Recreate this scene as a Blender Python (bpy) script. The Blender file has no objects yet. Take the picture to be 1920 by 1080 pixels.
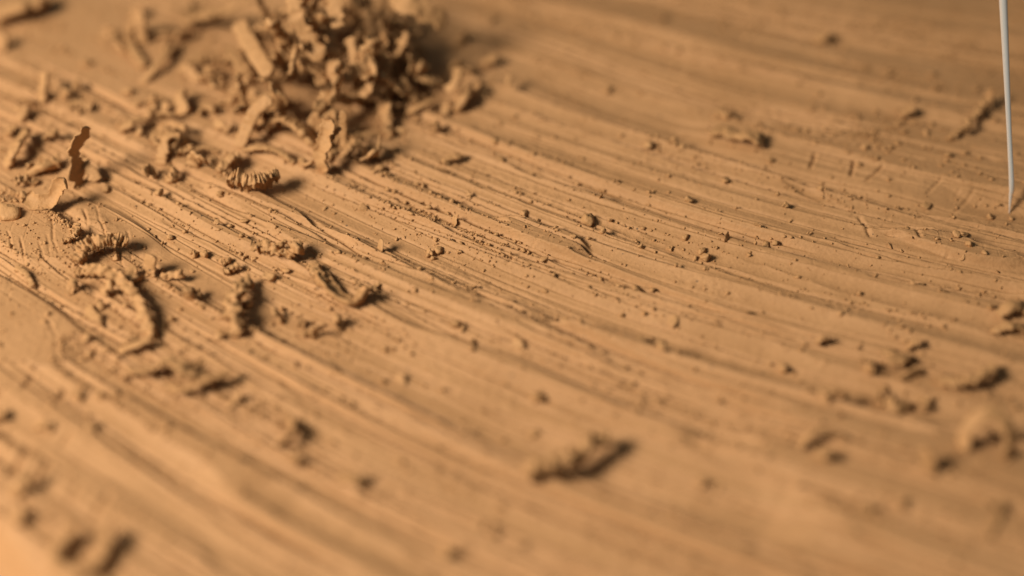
import bpy, math, random
import numpy as np
from mathutils import Vector

# ------------------------------------------------------------------ camera, world, light
SC = bpy.context.scene
COL = SC.collection
MM = 0.001
PITCH = math.radians(41.0)
DIST = 0.100                      # camera to the ground point in the middle of the picture
FPX = 3200.0                      # focal length in pixels of the 1920 px wide photograph
CP, SP = math.cos(PITCH), math.sin(PITCH)
CAM = np.array([0.0, -DIST * CP, DIST * SP])
FWD = np.array([0.0, CP, -SP]); RIGHT = np.array([1.0, 0, 0]); UP = np.array([0.0, SP, CP])

cam_data = bpy.data.cameras.new('camera')
cam = bpy.data.objects.new('camera', cam_data)
COL.objects.link(cam)
cam.location = CAM
cam.rotation_euler = (math.pi / 2 - PITCH, 0, 0)
cam_data.sensor_width = 36.0
cam_data.lens = FPX / 1920 * 36.0
cam_data.clip_start = 0.004
cam_data.clip_end = 10.0
cam_data.dof.use_dof = True
cam_data.dof.focus_distance = 0.1036
cam_data.dof.aperture_fstop = 11.5
cam_data.dof.aperture_blades = 0
SC.camera = cam

world = bpy.data.worlds.new('World')
SC.world = world
world.use_nodes = True
bg = world.node_tree.nodes['Background']
bg.inputs['Color'].default_value = (0.88, 0.95, 0.92, 1)
bg.inputs['Strength'].default_value = 0.10

def area_light(name, loc, target, size, watts, color):
    l = bpy.data.lights.new(name, 'AREA')
    l.shape = 'DISK'; l.size = size; l.energy = watts; l.color = color
    o = bpy.data.objects.new(name, l)
    COL.objects.link(o)
    o.location = loc
    o.rotation_euler = (Vector(target) - Vector(loc)).to_track_quat('-Z', 'Y').to_euler()
    return o
area_light('key_lamp', (-0.136, -0.066, 0.118), (-0.008, -0.004, 0.0), 0.072, 0.60, (1.0, 0.875, 0.715))

SC.view_settings.view_transform = 'Standard'
SC.view_settings.look = 'None'
SC.view_settings.exposure = 0.0
SC.view_settings.gamma = 1.0
SC.render.engine = 'CYCLES'
SC.cycles.use_denoising = True
SC.cycles.max_bounces = 6
SC.cycles.diffuse_bounces = 4

# ------------------------------------------------------------------ helpers
rng = np.random.default_rng(11)
random.seed(5)

def px_point(px, py, h=0.0):
    """point h millimetres above the clay's level seen at pixel (px, py) of the 1920x1080 photograph"""
    d = FWD + RIGHT * ((px - 960) / FPX) - UP * ((py - 540) / FPX)
    t = (h * MM - CAM[2]) / d[2]
    return CAM + d * t

def px_size(px, py):
    """metres per photograph pixel at the ground there"""
    p = px_point(px, py)
    return float(np.dot(p - CAM, FWD)) / FPX

def vnoise1(x, seed):
    g = np.random.default_rng(seed).uniform(-1, 1, 1024)
    i = np.floor(x).astype(int); f = x - i
    f = f * f * (3 - 2 * f)
    return g[i % 1024] * (1 - f) + g[(i + 1) % 1024] * f

def vnoise2(x, y, seed):
    g = np.random.default_rng(seed).uniform(-1, 1, (256, 256))
    i = np.floor(x).astype(int); j = np.floor(y).astype(int)
    fx = x - i; fy = y - j
    fx = fx * fx * (3 - 2 * fx); fy = fy * fy * (3 - 2 * fy)
    i0 = i % 256; i1 = (i + 1) % 256; j0 = j % 256; j1 = (j + 1) % 256
    return (g[i0, j0] * (1 - fx) + g[i1, j0] * fx) * (1 - fy) + (g[i0, j1] * (1 - fx) + g[i1, j1] * fx) * fy

def sstep(a, b, x):
    t = np.clip((x - a) / (b - a), 0, 1)
    return t * t * (3 - 2 * t)

def mesh_np(name, verts, quads=None, tris=None, smooth=True):
    me = bpy.data.meshes.new(name)
    verts = np.asarray(verts, dtype=np.float32)
    me.vertices.add(len(verts)); me.vertices.foreach_set('co', verts.ravel())
    loops, starts, n = [], [], 0
    if quads is not None and len(quads):
        q = np.asarray(quads, dtype=np.int32); loops.append(q.ravel())
        starts.append(np.arange(len(q), dtype=np.int32) * 4); n = len(q) * 4
    if tris is not None and len(tris):
        t = np.asarray(tris, dtype=np.int32); loops.append(t.ravel())
        starts.append(np.arange(len(t), dtype=np.int32) * 3 + n)
    loops = np.concatenate(loops); starts = np.concatenate(starts)
    me.loops.add(len(loops)); me.loops.foreach_set('vertex_index', loops)
    me.polygons.add(len(starts)); me.polygons.foreach_set('loop_start', starts)
    me.update(calc_edges=True)
    if smooth:
        me.polygons.foreach_set('use_smooth', np.ones(len(starts), dtype=bool))
    return me

def add(name, me, mat, loc=(0, 0, 0), parent=None, label=None, cat=None, group=None, kind=None):
    o = bpy.data.objects.new(name, me)
    COL.objects.link(o)
    o.location = loc
    if mat is not None and not me.materials:
        me.materials.append(mat)
    if parent: o.parent = parent
    if label: o['label'] = label
    if cat: o['category'] = cat
    if group: o['group'] = group
    if kind: o['kind'] = kind
    return o

# ------------------------------------------------------------------ materials
def nodes_of(name):
    m = bpy.data.materials.new(name); m.use_nodes = True
    nt = m.node_tree
    return m, nt, nt.nodes, nt.links, nt.nodes['Principled BSDF']

def clay_material(name, surface):
    m, nt, N, L, b = nodes_of(name)
    b.inputs['Roughness'].default_value = 0.66
    b.inputs['Specular IOR Level'].default_value = 0.25
    co = N.new('ShaderNodeTexCoord'); geo = N.new('ShaderNodeNewGeometry')
    P_OUT = co.outputs['Object'] if surface else geo.outputs['Position']
    def noise(scale, detail, rough=0.55, vec=None):
        n = N.new('ShaderNodeTexNoise'); n.inputs['Scale'].default_value = scale
        n.inputs['Detail'].default_value = detail; n.inputs['Roughness'].default_value = rough
        L.new(vec if vec is not None else P_OUT, n.inputs['Vector']); return n
    broad = noise(160, 3)
    ramp = N.new('ShaderNodeValToRGB')
    ramp.color_ramp.elements[0].position = 0.3; ramp.color_ramp.elements[1].position = 0.7
    # fresh-cut pieces are a touch paler and yellower than the handled skin
    ramp.color_ramp.elements[0].color = (0.424, 0.230, 0.100, 1) if surface else (0.438, 0.239, 0.100, 1)
    ramp.color_ramp.elements[1].color = (0.476, 0.264, 0.120, 1) if surface else (0.496, 0.277, 0.120, 1)
    L.new(broad.outputs['Fac'], ramp.inputs['Fac'])
    grain = noise(5200, 2)
    mix = N.new('ShaderNodeMix'); mix.data_type = 'RGBA'; mix.blend_type = 'MULTIPLY'
    mix.inputs['Factor'].default_value = 1.0
    gr = N.new('ShaderNodeValToRGB')
    gr.color_ramp.elements[0].position = 0.25; gr.color_ramp.elements[0].color = (0.86, 0.85, 0.84, 1)
    gr.color_ramp.elements[1].position = 0.6; gr.color_ramp.elements[1].color = (1, 1, 1, 1)
    L.new(grain.outputs['Fac'], gr.inputs['Fac'])
    L.new(ramp.outputs['Color'], mix.inputs['A']); L.new(gr.outputs['Color'], mix.inputs['B'])
    col = mix.outputs['Result']
    # fine mineral specks
    vo = N.new('ShaderNodeTexVoronoi'); vo.inputs['Scale'].default_value = 900
    L.new(P_OUT, vo.inputs['Vector'])
    sp = N.new('ShaderNodeMapRange'); sp.inputs['From Min'].default_value = 0.05; sp.inputs['From Max'].default_value = 0.075
    sp.inputs['To Min'].default_value = 1.0; sp.inputs['To Max'].default_value = 0.0
    L.new(vo.outputs['Distance'], sp.inputs['Value'])
    pick = N.new('ShaderNodeMath'); pick.operation = 'GREATER_THAN'; pick.inputs[1].default_value = 0.72
    sepc = N.new('ShaderNodeSeparateColor'); L.new(vo.outputs['Color'], sepc.inputs['Color'])
    L.new(sepc.outputs['Red'], pick.inputs[0])
    mu = N.new('ShaderNodeMath'); mu.operation = 'MULTIPLY'
    L.new(sp.outputs['Result'], mu.inputs[0]); L.new(pick.outputs[0], mu.inputs[1])
    mx2 = N.new('ShaderNodeMix'); mx2.data_type = 'RGBA'
    mx2.inputs['B'].default_value = (0.13, 0.085, 0.05, 1)
    L.new(mu.outputs[0], mx2.inputs['Factor']); L.new(col, mx2.inputs['A'])
    L.new(mx2.outputs['Result'], b.inputs['Base Color'])
    # relief
    n1 = noise(2600, 4, 0.6); n2 = noise(9000, 2)
    a = N.new('ShaderNodeMath'); a.operation = 'MULTIPLY_ADD'; a.inputs[1].default_value = 0.45
    L.new(n2.outputs['Fac'], a.inputs[0]); L.new(n1.outputs['Fac'], a.inputs[2])
    height = a.outputs[0]
    bump = N.new('ShaderNodeBump'); bump.inputs['Distance'].default_value = 0.00008
    bump.inputs['Strength'].default_value = 0.5 if surface else 0.9
    if surface:
        # torn, crumbly patches carry a coarser relief
        at = N.new('ShaderNodeAttribute'); at.attribute_name = 'torn'
        n3 = noise(1500, 5, 0.7)
        mt = N.new('ShaderNodeMath'); mt.operation = 'MULTIPLY'; L.new(n3.outputs['Fac'], mt.inputs[0]); L.new(at.outputs['Fac'], mt.inputs[1])
        m3 = N.new('ShaderNodeMath'); m3.operation = 'MULTIPLY_ADD'; m3.inputs[1].default_value = 3.2
        L.new(mt.outputs[0], m3.inputs[0]); L.new(height, m3.inputs[2]); height = m3.outputs[0]
        # fine drag lines along each tool stroke (stroke coordinate kept per vertex)
        aw = N.new('ShaderNodeAttribute'); aw.attribute_name = 'stroke_uv'
        mpw = N.new('ShaderNodeMapping'); mpw.inputs['Scale'].default_value = (0.12, 9.0, 1)
        L.new(aw.outputs['Vector'], mpw.inputs['Vector'])
        nw = noise(1.0, 3, 0.6, mpw.outputs['Vector'])
        mw = N.new('ShaderNodeMath'); mw.operation = 'MULTIPLY_ADD'; mw.inputs[1].default_value = 0.4
        L.new(nw.outputs['Fac'], mw.inputs[0]); L.new(height, mw.inputs[2]); height = mw.outputs[0]
        # scratches across the uncut skin
        mp = N.new('ShaderNodeMapping'); mp.inputs['Rotation'].default_value = (0, 0, math.radians(-6))
        mp.inputs['Scale'].default_value = (2100, 60, 60)
        L.new(co.outputs['Object'], mp.inputs['Vector'])
        ns = noise(1.0, 2, 0.5, mp.outputs['Vector'])
        mr = N.new('ShaderNodeMapRange'); mr.inputs['From Min'].default_value = 0.24; mr.inputs['From Max'].default_value = 0.40
        L.new(ns.outputs['Fac'], mr.inputs['Value'])
        af = N.new('ShaderNodeAttribute'); af.attribute_name = 'skin'
        ms = N.new('ShaderNodeMath'); ms.operation = 'MULTIPLY'; L.new(mr.outputs['Result'], ms.inputs[0]); L.new(af.outputs['Fac'], ms.inputs[1])
        m4 = N.new('ShaderNodeMath'); m4.operation = 'MULTIPLY_ADD'; m4.inputs[1].default_value = 0.9
        L.new(ms.outputs[0], m4.inputs[0]); L.new(height, m4.inputs[2]); height = m4.outputs[0]
    L.new(height, bump.inputs['Height'])
    L.new(bump.outputs['Normal'], b.inputs['Normal'])
    return m

M_SURF = clay_material('carved_clay', True)
M_CLAY = clay_material('shaved_clay', False)

def steel_material():
    m, nt, N, L, b = nodes_of('needle_steel')
    b.inputs['Base Color'].default_value = (0.95, 0.95, 0.92, 1)
    b.inputs['Metallic'].default_value = 0.6
    b.inputs['Roughness'].default_value = 0.18
    co = N.new('ShaderNodeTexCoord'); mp = N.new('ShaderNodeMapping'); mp.inputs['Scale'].default_value = (9000, 9000, 300)
    L.new(co.outputs['Object'], mp.inputs['Vector'])
    n = N.new('ShaderNodeTexNoise'); n.inputs['Scale'].default_value = 1; L.new(mp.outputs['Vector'], n.inputs['Vector'])
    bp = N.new('ShaderNodeBump'); bp.inputs['Strength'].default_value = 0.25; bp.inputs['Distance'].default_value = 0.00001
    L.new(n.outputs['Fac'], bp.inputs['Height']); L.new(bp.outputs['Normal'], b.inputs['Normal'])
    return m
M_STEEL = steel_material()

# ------------------------------------------------------------------ the carved clay surface
# Tool strokes radiate slightly: stroke lines leave a common far point Q; w (mm) counts across them, r (mm) along them.
Q = px_point(-2000, -560)
RREF = 180.0
def bend(r, w):
    """sideways drift (mm) of a stroke line: the strokes sweep in an arc, steep at first, then flattening"""
    e = r - (166.0 + (np.clip(w, -122, -65) + 115.0) * 0.50)
    c = 0.0072
    e0, e1 = -18.0, 14.0
    ec = np.clip(e, e0, e1)
    return c * (0.5 * ec * ec + ec * (e - ec))
def to_rw(x, y):
    dx = (x - Q[0]) / MM; dy = (y - Q[1]) / MM
    r = np.hypot(dx, dy); w = np.arctan2(dy, dx) * RREF
    return r, w - bend(r, w)
def from_rw(r, w):
    v = w
    for _ in range(8):
        v = w + bend(r, v)
    a = v / RREF
    return Q[0] + r * np.cos(a) * MM, Q[1] + r * np.sin(a) * MM
def px_rw(px, py):
    p = px_point(px, py)
    r, w = to_rw(p[0], p[1]); return float(r), float(w)

_rim = [px_rw(x, y)[1] for x in range(-40, 1961, 40) for y in (-40, 1120)] + [px_rw(x, y)[1] for y in range(-40, 1121, 40) for x in (-40, 1960)]
W_LO = min(_rim) - 1; W_HI = max(_rim) + 1

class Stroke:
    pass
strokes = []
def stroke(w0, d, kn, kf, slope=0.0, wob=0.25, flat=0.0, rs=None, re=None, path=None, dn=0.08, ramp=0.05):
    s = Stroke(); s.w0 = w0; s.d = d; s.kn = kn; s.kf = kf; s.slope = slope; s.wob = wob; s.flat = flat
    s.rs = rs; s.re = re; s.path = path; s.dn = dn; s.ramp = ramp; s.seed = len(strokes) * 7 + 101
    strokes.append(s)

w = W_LO - 25
while w < W_HI + 25:
    step = 0.95 * math.exp(random.gauss(0, 0.5))
    step = min(max(step, 0.28), 2.8)
    d = random.uniform(-0.16, -0.05) - 0.13 * step
    kf = random.uniform(0.22, 0.46) / step
    kn = random.uniform(1.6, 4.0)
    flat = random.uniform(0.0, 0.2) * step
    if random.random() < 0.2: kf, flat = kf * 0.4, 0.3 * step
    rs = re = None
    if random.random() < 0.3: rs = random.uniform(125, 210)
    if random.random() < 0.3: re = random.uniform(150, 235)
    stroke(w, d, kn, kf, slope=random.gauss(0, 0.022), wob=random.uniform(0.05, 0.2), flat=flat, rs=rs, re=re)
    w += step
# thin score lines, often in sheaves running with a stroke
for k in range(110):
    wc = random.uniform(W_LO, W_HI); sl = random.gauss(0, 0.035)
    r0 = random.uniform(125, 205); r1 = r0 + random.uniform(12, 60)
    for j in range(random.choice([1, 1, 2, 3, 4])):
        stroke(wc + j * random.uniform(0.18, 0.42), random.uniform(-0.42, -0.22), random.uniform(2.5, 7), random.uniform(2, 6),
               slope=sl, wob=0.10, rs=r0 + random.uniform(-4, 4), re=r1 + random.uniform(-6, 6), dn=0.05)
# strokes followed by eye
def path_stroke(pts, d, kn, kf, ramp=0.06):
    kn = min(kn, 2.0 + 0.1 * kn); d = d + 0.28; rw = sorted(px_rw(*p) for p in pts)
    stroke(rw[len(rw) // 2][1], d, kn, kf, wob=0.04, rs=rw[0][0] + 1, re=rw[-1][0] - 1,
           path=(np.array([a[0] for a in rw]), np.array([a[1] for a in rw])), dn=0.04, ramp=ramp)
path_stroke([(528, 345), (552, 385), (590, 420), (640, 452), (705, 492)], -0.62, 9, 2.2)
path_stroke([(540, 352), (600, 398), (680, 440), (760, 468)], -0.60, 10, 2.5)
path_stroke([(0, 440), (147, 523), (250, 575), (330, 615)], -0.60, 3.0, 0.35)
path_stroke([(117, 391), (233, 441), (367, 491), (480, 522)], -0.56, 4.0, 0.5)
path_stroke([(197, 391), (317, 441), (467, 505)], -0.55, 4.0, 0.5)
path_stroke([(287, 408), (417, 461), (583, 527), (640, 550)], -0.62, 5.0, 0.5)
path_stroke([(347, 348), (467, 401), (640, 468), (720, 500)], -0.60, 4.0, 0.4)
path_stroke([(960, 352), (1170, 430), (1380, 505), (1560, 552), (1800, 615)], -0.62, 5.0, 0.45)
path_stroke([(990, 325), (1200, 385), (1420, 450), (1650, 498), (1920, 555)], -0.66, 6.0, 0.35)
path_stroke([(1480, 345), (1600, 390), (1750, 425), (1920, 478)], -0.60, 6.0, 0.4)
path_stroke([(1000, 585), (1200, 605), (1420, 660), (1650, 740), (1900, 800)], -0.78, 1.2, 0.12)
path_stroke([(760, 600), (960, 660), (1150, 740), (1400, 830)], -0.70, 1.6, 0.2)

# places left uncut (or only brushed) by the tool: centre px, radii in mm along/across the strokes, lift mm
SKIN = [(55, 432, 4.5, 2.2, .75), (215, 418, 4.0, 1.3, .6), (20, 610, 5, 3.0, .75), (40, 720, 5, 2.0, .3), (210, 70, 12, 6, .75), (430, 95, 9, 5, .6),
        (330, 160, 8, 1.5, .5), (1000, 437, 2.4, 0.8, .7), (1045, 448, 2.0, 0.7, .7), (1560, 290, 9, 2.6, .75), (1800, 300, 11, 3.0, .75),
        (1700, 170, 14, 5.0, .42), (1850, 60, 18, 6, .5), (1450, 60, 12, 3.5, .25), (1800, 455, 4, 0.9, .6), (560, 440, 2.5, 0.6, .4),
        (470, 385, 3.5, .8, .45), (150, 1000, 8, 4, .4), (100, 800, 7, 2.5, .2), (1240, 850, 7, 1.5, .25), (1700, 930, 10, 4, .4)]
SKIN_RW = [(px_rw(a, b)) + (c, d, e) for a, b, c, d, e in SKIN]

EDGE_A = px_point(-6, 992)[:2]; EDGE_B = px_point(70, 1082)[:2]
EDGE_T = (EDGE_B - EDGE_A) / np.linalg.norm(EDGE_B - EDGE_A)
EDGE_N = np.array([EDGE_T[1], -EDGE_T[0]])
if EDGE_N[0] > 0: EDGE_N = -EDGE_N

# fine cut lines left by nicks in the tool's edge: (w0, slope, r start, r end, depth, half width, seed)
NICKS = []
w = W_LO - 3
while w < W_HI + 3:
    for _ in range(random.choice([1, 1, 2])):
        r0 = random.uniform(95, 205); r1 = r0 + random.uniform(25, 95)
        NICKS.append((w + random.uniform(-.15, .15), random.gauss(0, 0.014) if random.random() < .8 else random.gauss(0, .05), r0, r1,
                      random.uniform(0.04, 0.13), random.uniform(0.055, 0.115), len(NICKS) * 3 + 9000))
    w += 0.42 * math.exp(random.gauss(0, 0.5))

# short cuts made across the strokes: pixel ends, depth mm, half width mm
GOUGES = [((65, 704), (40, 737), .16, .15), ((126, 728), (101, 762), .16, .15), ((54, 842), (14, 896), .2, .17), ((94, 863), (69, 907), .18, .16),
          ((209, 921), (173, 972), .14, .18), ((150, 905), (128, 945), .10, .16), ((137, 810), (112, 838), .14, .14), ((1531, 282), (1518, 312), .2, .12), ((1603, 296), (1595, 326), .2, .12),
          ((1658, 308), (1622, 336), .14, .12), ((1612, 402), (1634, 440), .16, .12), ((1716, 428), (1726, 452), .16, .12), ((1330, 225), (1350, 248), .2, .13),
          ((950, 440), (935, 448), .06, .09), ((985, 442), (962, 452), .06, .09), ((1018, 446), (990, 462), .08, .09), ((880, 425), (868, 444), .1, .1),
          ((965, 475), (948, 492), .14, .1), ((1782, 470), (1774, 478), .1, .09), ((1830, 350), (1790, 380), .08, .1), ((1770, 330), (1738, 356), .08, .1),
          ((88, 600), (108, 640), .05, .12), ((104, 640), (108, 690), .05, .12)]
for k in range(26):
    x = random.uniform(4, 240); y = random.uniform(372, 462)
    GOUGES.append(((x, y), (x + random.uniform(4, 9), y + random.uniform(22, 52)), random.uniform(.03, .08), .075))
for k in range(16):
    x = random.uniform(1600, 1915); y = random.uniform(310, 470)
    GOUGES.append(((x, y), (x - random.uniform(4, 14), y + random.uniform(6, 16)), random.uniform(.04, .09), .08))
GOUGES = [(px_point(*a_)[:2] / MM, px_point(*b_)[:2] / MM, d_, w_) for a_, b_, d_, w_ in GOUGES]

def surface(x, y, full=False):
    """height (m) of the clay at x, y (m)"""
    shp = x.shape; x = x.ravel(); y = y.ravel()
    r, w = to_rw(x, y)
    xm = x / MM; ym = y / MM
    lift = np.zeros_like(x)
    wr = w + 0.45 * vnoise2(r * 0.18, w * 0.9, 5) 
    for (sr, sw, a, b, e) in SKIN_RW:
        q = ((r - sr) / a) ** 2 + ((wr - sw) / b) ** 2
        lift = np.maximum(lift, 0.55 * e * (1 - sstep(0.35, 1.5, q)))
    lift += 0.07 * np.clip(vnoise2(r * 0.045 + 9, w * 0.16, 6), -0.6, 1)
    h1 = np.full_like(x, 9.0); h2 = np.full_like(x, 9.0)
    for s in strokes:
        reach = 3.2 + abs(s.slope) * 60
        if s.path is not None: reach = 9.0
        m = np.nonzero(np.abs(w - s.w0) < reach)[0]
        if len(m) == 0: continue
        rr = r[m]
        if s.path is not None:
            c = np.interp(rr, s.path[0], s.path[1])
        else:
            c = s.w0 + s.slope * (rr - RREF)
        c = c + s.wob * vnoise1(rr * 0.07, s.seed) + 0.035 * vnoise1(rr * 0.6, s.seed + 1)
        d = s.d + s.dn * vnoise1(rr * 0.06 + 3, s.seed + 2) + 0.012 * vnoise1(rr * 1.1, s.seed + 3)
        if s.rs is not None: d = d + np.maximum(0, s.rs - rr) * s.ramp * 2
        if s.re is not None: d = d + np.maximum(0, rr - s.re) * s.ramp * 2
        u = w[m] - c
        u = np.sign(u) * np.maximum(np.abs(u) - s.flat, 0)
        hc = d + np.where(u < 0, s.kn, s.kf) * u * u
        a1 = h1[m]; a2 = h2[m]
        lo = np.minimum(a1, hc); hi = np.maximum(a1, hc)
        h1[m] = lo; h2[m] = np.minimum(a2, hi)
    gain = 1.05 + 1.0 * sstep(158, 190, r)
    h1 = h1 * gain; h2 = h2 * gain
    cut = h1 + lift * gain
    # gentle unevenness of the uncut skin
    skin_h = 0.03 * vnoise2(xm * 0.35, ym * 0.35, 7)
    h = np.minimum(skin_h, cut)
    skin = sstep(-0.01, 0.03, cut - skin_h)
    crest = np.exp(-np.minimum(h2 - h1, np.abs(cut - skin_h)) / 0.018) * (1 - 0.6 * skin)
    nick = np.zeros_like(h)
    for (w0, sl, r0, r1, dep, hw, sd_) in NICKS:
        m = np.nonzero(np.abs(w - w0) < 0.7 + abs(sl) * 50)[0]
        if len(m) == 0: continue
        rr = r[m]
        u = (w[m] - w0 - sl * (rr - RREF) - 0.16 * vnoise1(rr * .08, sd_)) / hw
        # steep on the near side, eased on the far side, with a small thrown-up lip
        prof = np.where(u < 0, np.exp(-(u / .6) ** 2), np.exp(-(u / 1.5) ** 2)) - 0.35 * np.exp(-((u + 1.5) / .55) ** 2)
        gate = sstep(r0, r0 + 5, rr) * (1 - sstep(r1 - 7, r1, rr)) * (0.7 + 0.4 * vnoise1(rr * .25, sd_ + 1))
        nick[m] += dep * prof * gate
    h = h - nick * (1 - 0.75 * skin) * (1 + 1.4 * sstep(158, 190, r))
    for (ga, gb, dep, hw) in GOUGES:
        L_ = np.linalg.norm(gb - ga); t_ = (gb - ga) / L_
        m = np.nonzero((np.abs(xm - (ga[0] + gb[0]) / 2) < L_ / 2 + .6) & (np.abs(ym - (ga[1] + gb[1]) / 2) < L_ / 2 + .6))[0]
        if len(m) == 0: continue
        ax = xm[m] - ga[0]; ay = ym[m] - ga[1]
        al = ax * t_[0] + ay * t_[1]; pe = (-ax * t_[1] + ay * t_[0] + 0.05 * vnoise1(al * 2.2, 77)) / hw
        h[m] -= dep * (np.exp(-pe ** 2) - .3 * np.exp(-((np.abs(pe) - 1.7) / .6) ** 2)) * sstep(-.1, .25, al) * (1 - sstep(L_ - .35, L_ + .1, al))
    # burr along the crests, crumbly torn patches
    burr = vnoise2(r * 3.2, w * 2.0, 8)
    along = sstep(-0.15, 0.6, vnoise2(r * 0.12, w * 0.8, 9))
    h = h + crest * along * np.maximum(burr, -0.2) * 0.13
    torn = sstep(0.25, 0.62, vnoise2(r * 0.14 + 40, w * 0.55, 10)) * (1 - skin)
    h = h + torn * (0.022 * vnoise2(xm * 4.5, ym * 4.5, 12) + 0.03 * np.maximum(0, vnoise2(xm * 2.1, ym * 2.1, 13)))
    h = h + 0.006 * vnoise2(xm * 3.1, ym * 3.1, 14)
    # whole sheet is not quite flat
    h = h + 0.30 * vnoise2(xm * 0.045 + 4, ym * 0.045, 15) + 0.10 * vnoise2(r * 0.03, w * 0.20, 16)
    # the slab ends beyond the rounded arris at lower left
    sd = ((x - EDGE_A[0]) * EDGE_N[0] + (y - EDGE_A[1]) * EDGE_N[1]) / MM
    R = 1.1
    t = np.clip(sd + R, 0, None)
    drop = np.where(t < R * 0.92, R - np.sqrt(np.maximum(R * R - np.minimum(t, R * 0.92) ** 2, 0)), 0)
    base = R - math.sqrt(R * R - (R * .92) ** 2)
    drop = np.where(t >= R * 0.92, base + (t - R * 0.92) * 2.6, drop)
    h = h * np.clip(1 - t / (R * 2.5), 0.25, 1) - np.minimum(drop, 25)
    if full:
        return (h * MM).reshape(shp), r, w, skin, torn, crest
    return (h * MM).reshape(shp)

def h_at(x, y):
    return float(sheet(np.array([x]), np.array([y]))[0])

def build_surface():
    NW, NR = 1180, 640
    # across: finest where the picture is sharp
    wa = np.linspace(W_LO, W_HI, 4000)
    f0, f1 = px_rw(0, 520)[1], px_rw(1920, 330)[1]
    dens = 1.0 + 1.6 * sstep(f0 - 6, f0 + 2, wa) * (1 - sstep(f1 - 2, f1 + 6, wa))
    cum = np.cumsum(dens); cum = (cum - cum[0]) / (cum[-1] - cum[0])
    wd = np.interp(np.linspace(0, 1, NW), cum, wa)
    ext = np.cumsum(0.25 * 1.17 ** np.arange(30))
    ws = np.concatenate([(W_LO - ext)[::-1], wd, W_HI + ext])
    # along: the stretch of each stroke line that lies in the picture, plus a margin
    def window(wv):
        x, y = from_rw(np.linspace(60, 280, 1100), wv)
        p = np.stack([x, y, np.zeros_like(x)], 1) - CAM
        z = p @ FWD
        u = 960 + FPX * (p @ RIGHT) / z; v = 540 - FPX * (p @ UP) / z
        ok = (u > -60) & (u < 1980) & (v > -60) & (v < 1140)
        rr = np.linspace(60, 280, 1100)[ok]
        return (rr.min(), rr.max()) if len(rr) else None
    lo, hi = [], []
    for wv in ws:
        q = window(wv); lo.append(q[0] if q else np.nan); hi.append(q[1] if q else np.nan)
    lo, hi = np.array(lo), np.array(hi)
    okm = ~np.isnan(lo)
    lo = np.interp(ws, ws[okm], lo[okm]); hi = np.interp(ws, ws[okm], hi[okm])
    short = hi - lo < 45
    mid = (hi + lo) / 2
    lo = np.where(short, mid - 22.5, lo); hi = np.where(short, mid + 22.5, hi)
    ker = np.ones(25) / 25
    lo = np.convolve(np.pad(lo, 12, mode='edge'), ker, 'valid') - 0.5; hi = np.convolve(np.pad(hi, 12, mode='edge'), ker, 'valid') + 0.5
    s = np.linspace(0, 1, NR)
    e = np.cumsum(0.004 * 1.22 ** np.arange(24)); e = e / e[-1]
    r = np.concatenate([lo[:, None] - (lo[:, None] - 45) * e[::-1][None], lo[:, None] + (hi - lo)[:, None] * s[None],
                        hi[:, None] + (340 - hi)[:, None] * e[None]], 1)
    W = np.repeat(ws[:, None], r.shape[1], 1)
    X, Y = from_rw(r, W)
    Z, rr, ww, skin, torn, crest = surface(X, Y, True)
    nw, nr = X.shape
    Z[0, :] = Z[-1, :] = -0.025; Z[:, 0] = Z[:, -1] = -0.025
    V = np.stack([X, Y, Z], -1).reshape(-1, 3)
    idx = np.arange(nw * nr).reshape(nw, nr)
    quads = np.stack([idx[:-1, :-1], idx[:-1, 1:], idx[1:, 1:], idx[1:, :-1]], -1).reshape(-1, 4)
    me = mesh_np('clay_slab', V, quads)
    n = np.zeros(3)
    p = me.polygons[len(me.polygons) // 2].normal
    if p.z < 0:
        me.flip_normals()
    for nm, arr in (('skin', skin), ('torn', torn)):
        a = me.attributes.new(nm, 'FLOAT', 'POINT'); a.data.foreach_set('value', arr.astype(np.float32).ravel())
    a = me.attributes.new('stroke_uv', 'FLOAT_VECTOR', 'POINT')
    a.data.foreach_set('vector', np.stack([rr, ww, np.zeros_like(rr)], 1).astype(np.float32).ravel())
    o = add('clay_slab', me, M_SURF, kind='structure')
    o['label'] = 'tan modelling clay slab scored all over with slanting tool grooves'
    crest = np.maximum(crest, 0)
    return X, Y, Z, crest.reshape(nw, nr), ws, lo, hi, len(e), NR
GX, GY, GZ, GCREST, G_WS, G_LO, G_HI, G_N0, G_NR = build_surface()

def sheet(x, y):
    """clay height read off the built sheet"""
    r, w = to_rw(np.asarray(x, float), np.asarray(y, float))
    i = np.clip(np.searchsorted(G_WS, w) - 1, 0, len(G_WS) - 2)
    i = np.where(w - G_WS[i] > G_WS[i + 1] - w, i + 1, i)
    j = np.rint((r - G_LO[i]) / (G_HI[i] - G_LO[i]) * (G_NR - 1)).astype(int)
    return GZ[i, G_N0 + np.clip(j, 0, G_NR - 1)]

def table():
    s = 0.6
    me = mesh_np('tabletop', [(-s, -s, -0.0252), (s, -s, -0.0252), (s, s, -0.0252), (-s, s, -0.0252)], [(0, 1, 2, 3)])
    m, nt, N, L, b = nodes_of('tabletop_board')
    b.inputs['Roughness'].default_value = 0.7
    n = N.new('ShaderNodeTexNoise'); n.inputs['Scale'].default_value = 60; n.inputs['Detail'].default_value = 5
    rp = N.new('ShaderNodeValToRGB'); rp.color_ramp.elements[0].color = (0.20, 0.11, 0.05, 1); rp.color_ramp.elements[1].color = (0.32, 0.19, 0.09, 1)
    L.new(n.outputs['Fac'], rp.inputs['Fac']); L.new(rp.outputs['Color'], b.inputs['Base Color'])
    add('tabletop', me, m, kind='structure')
table()

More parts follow.
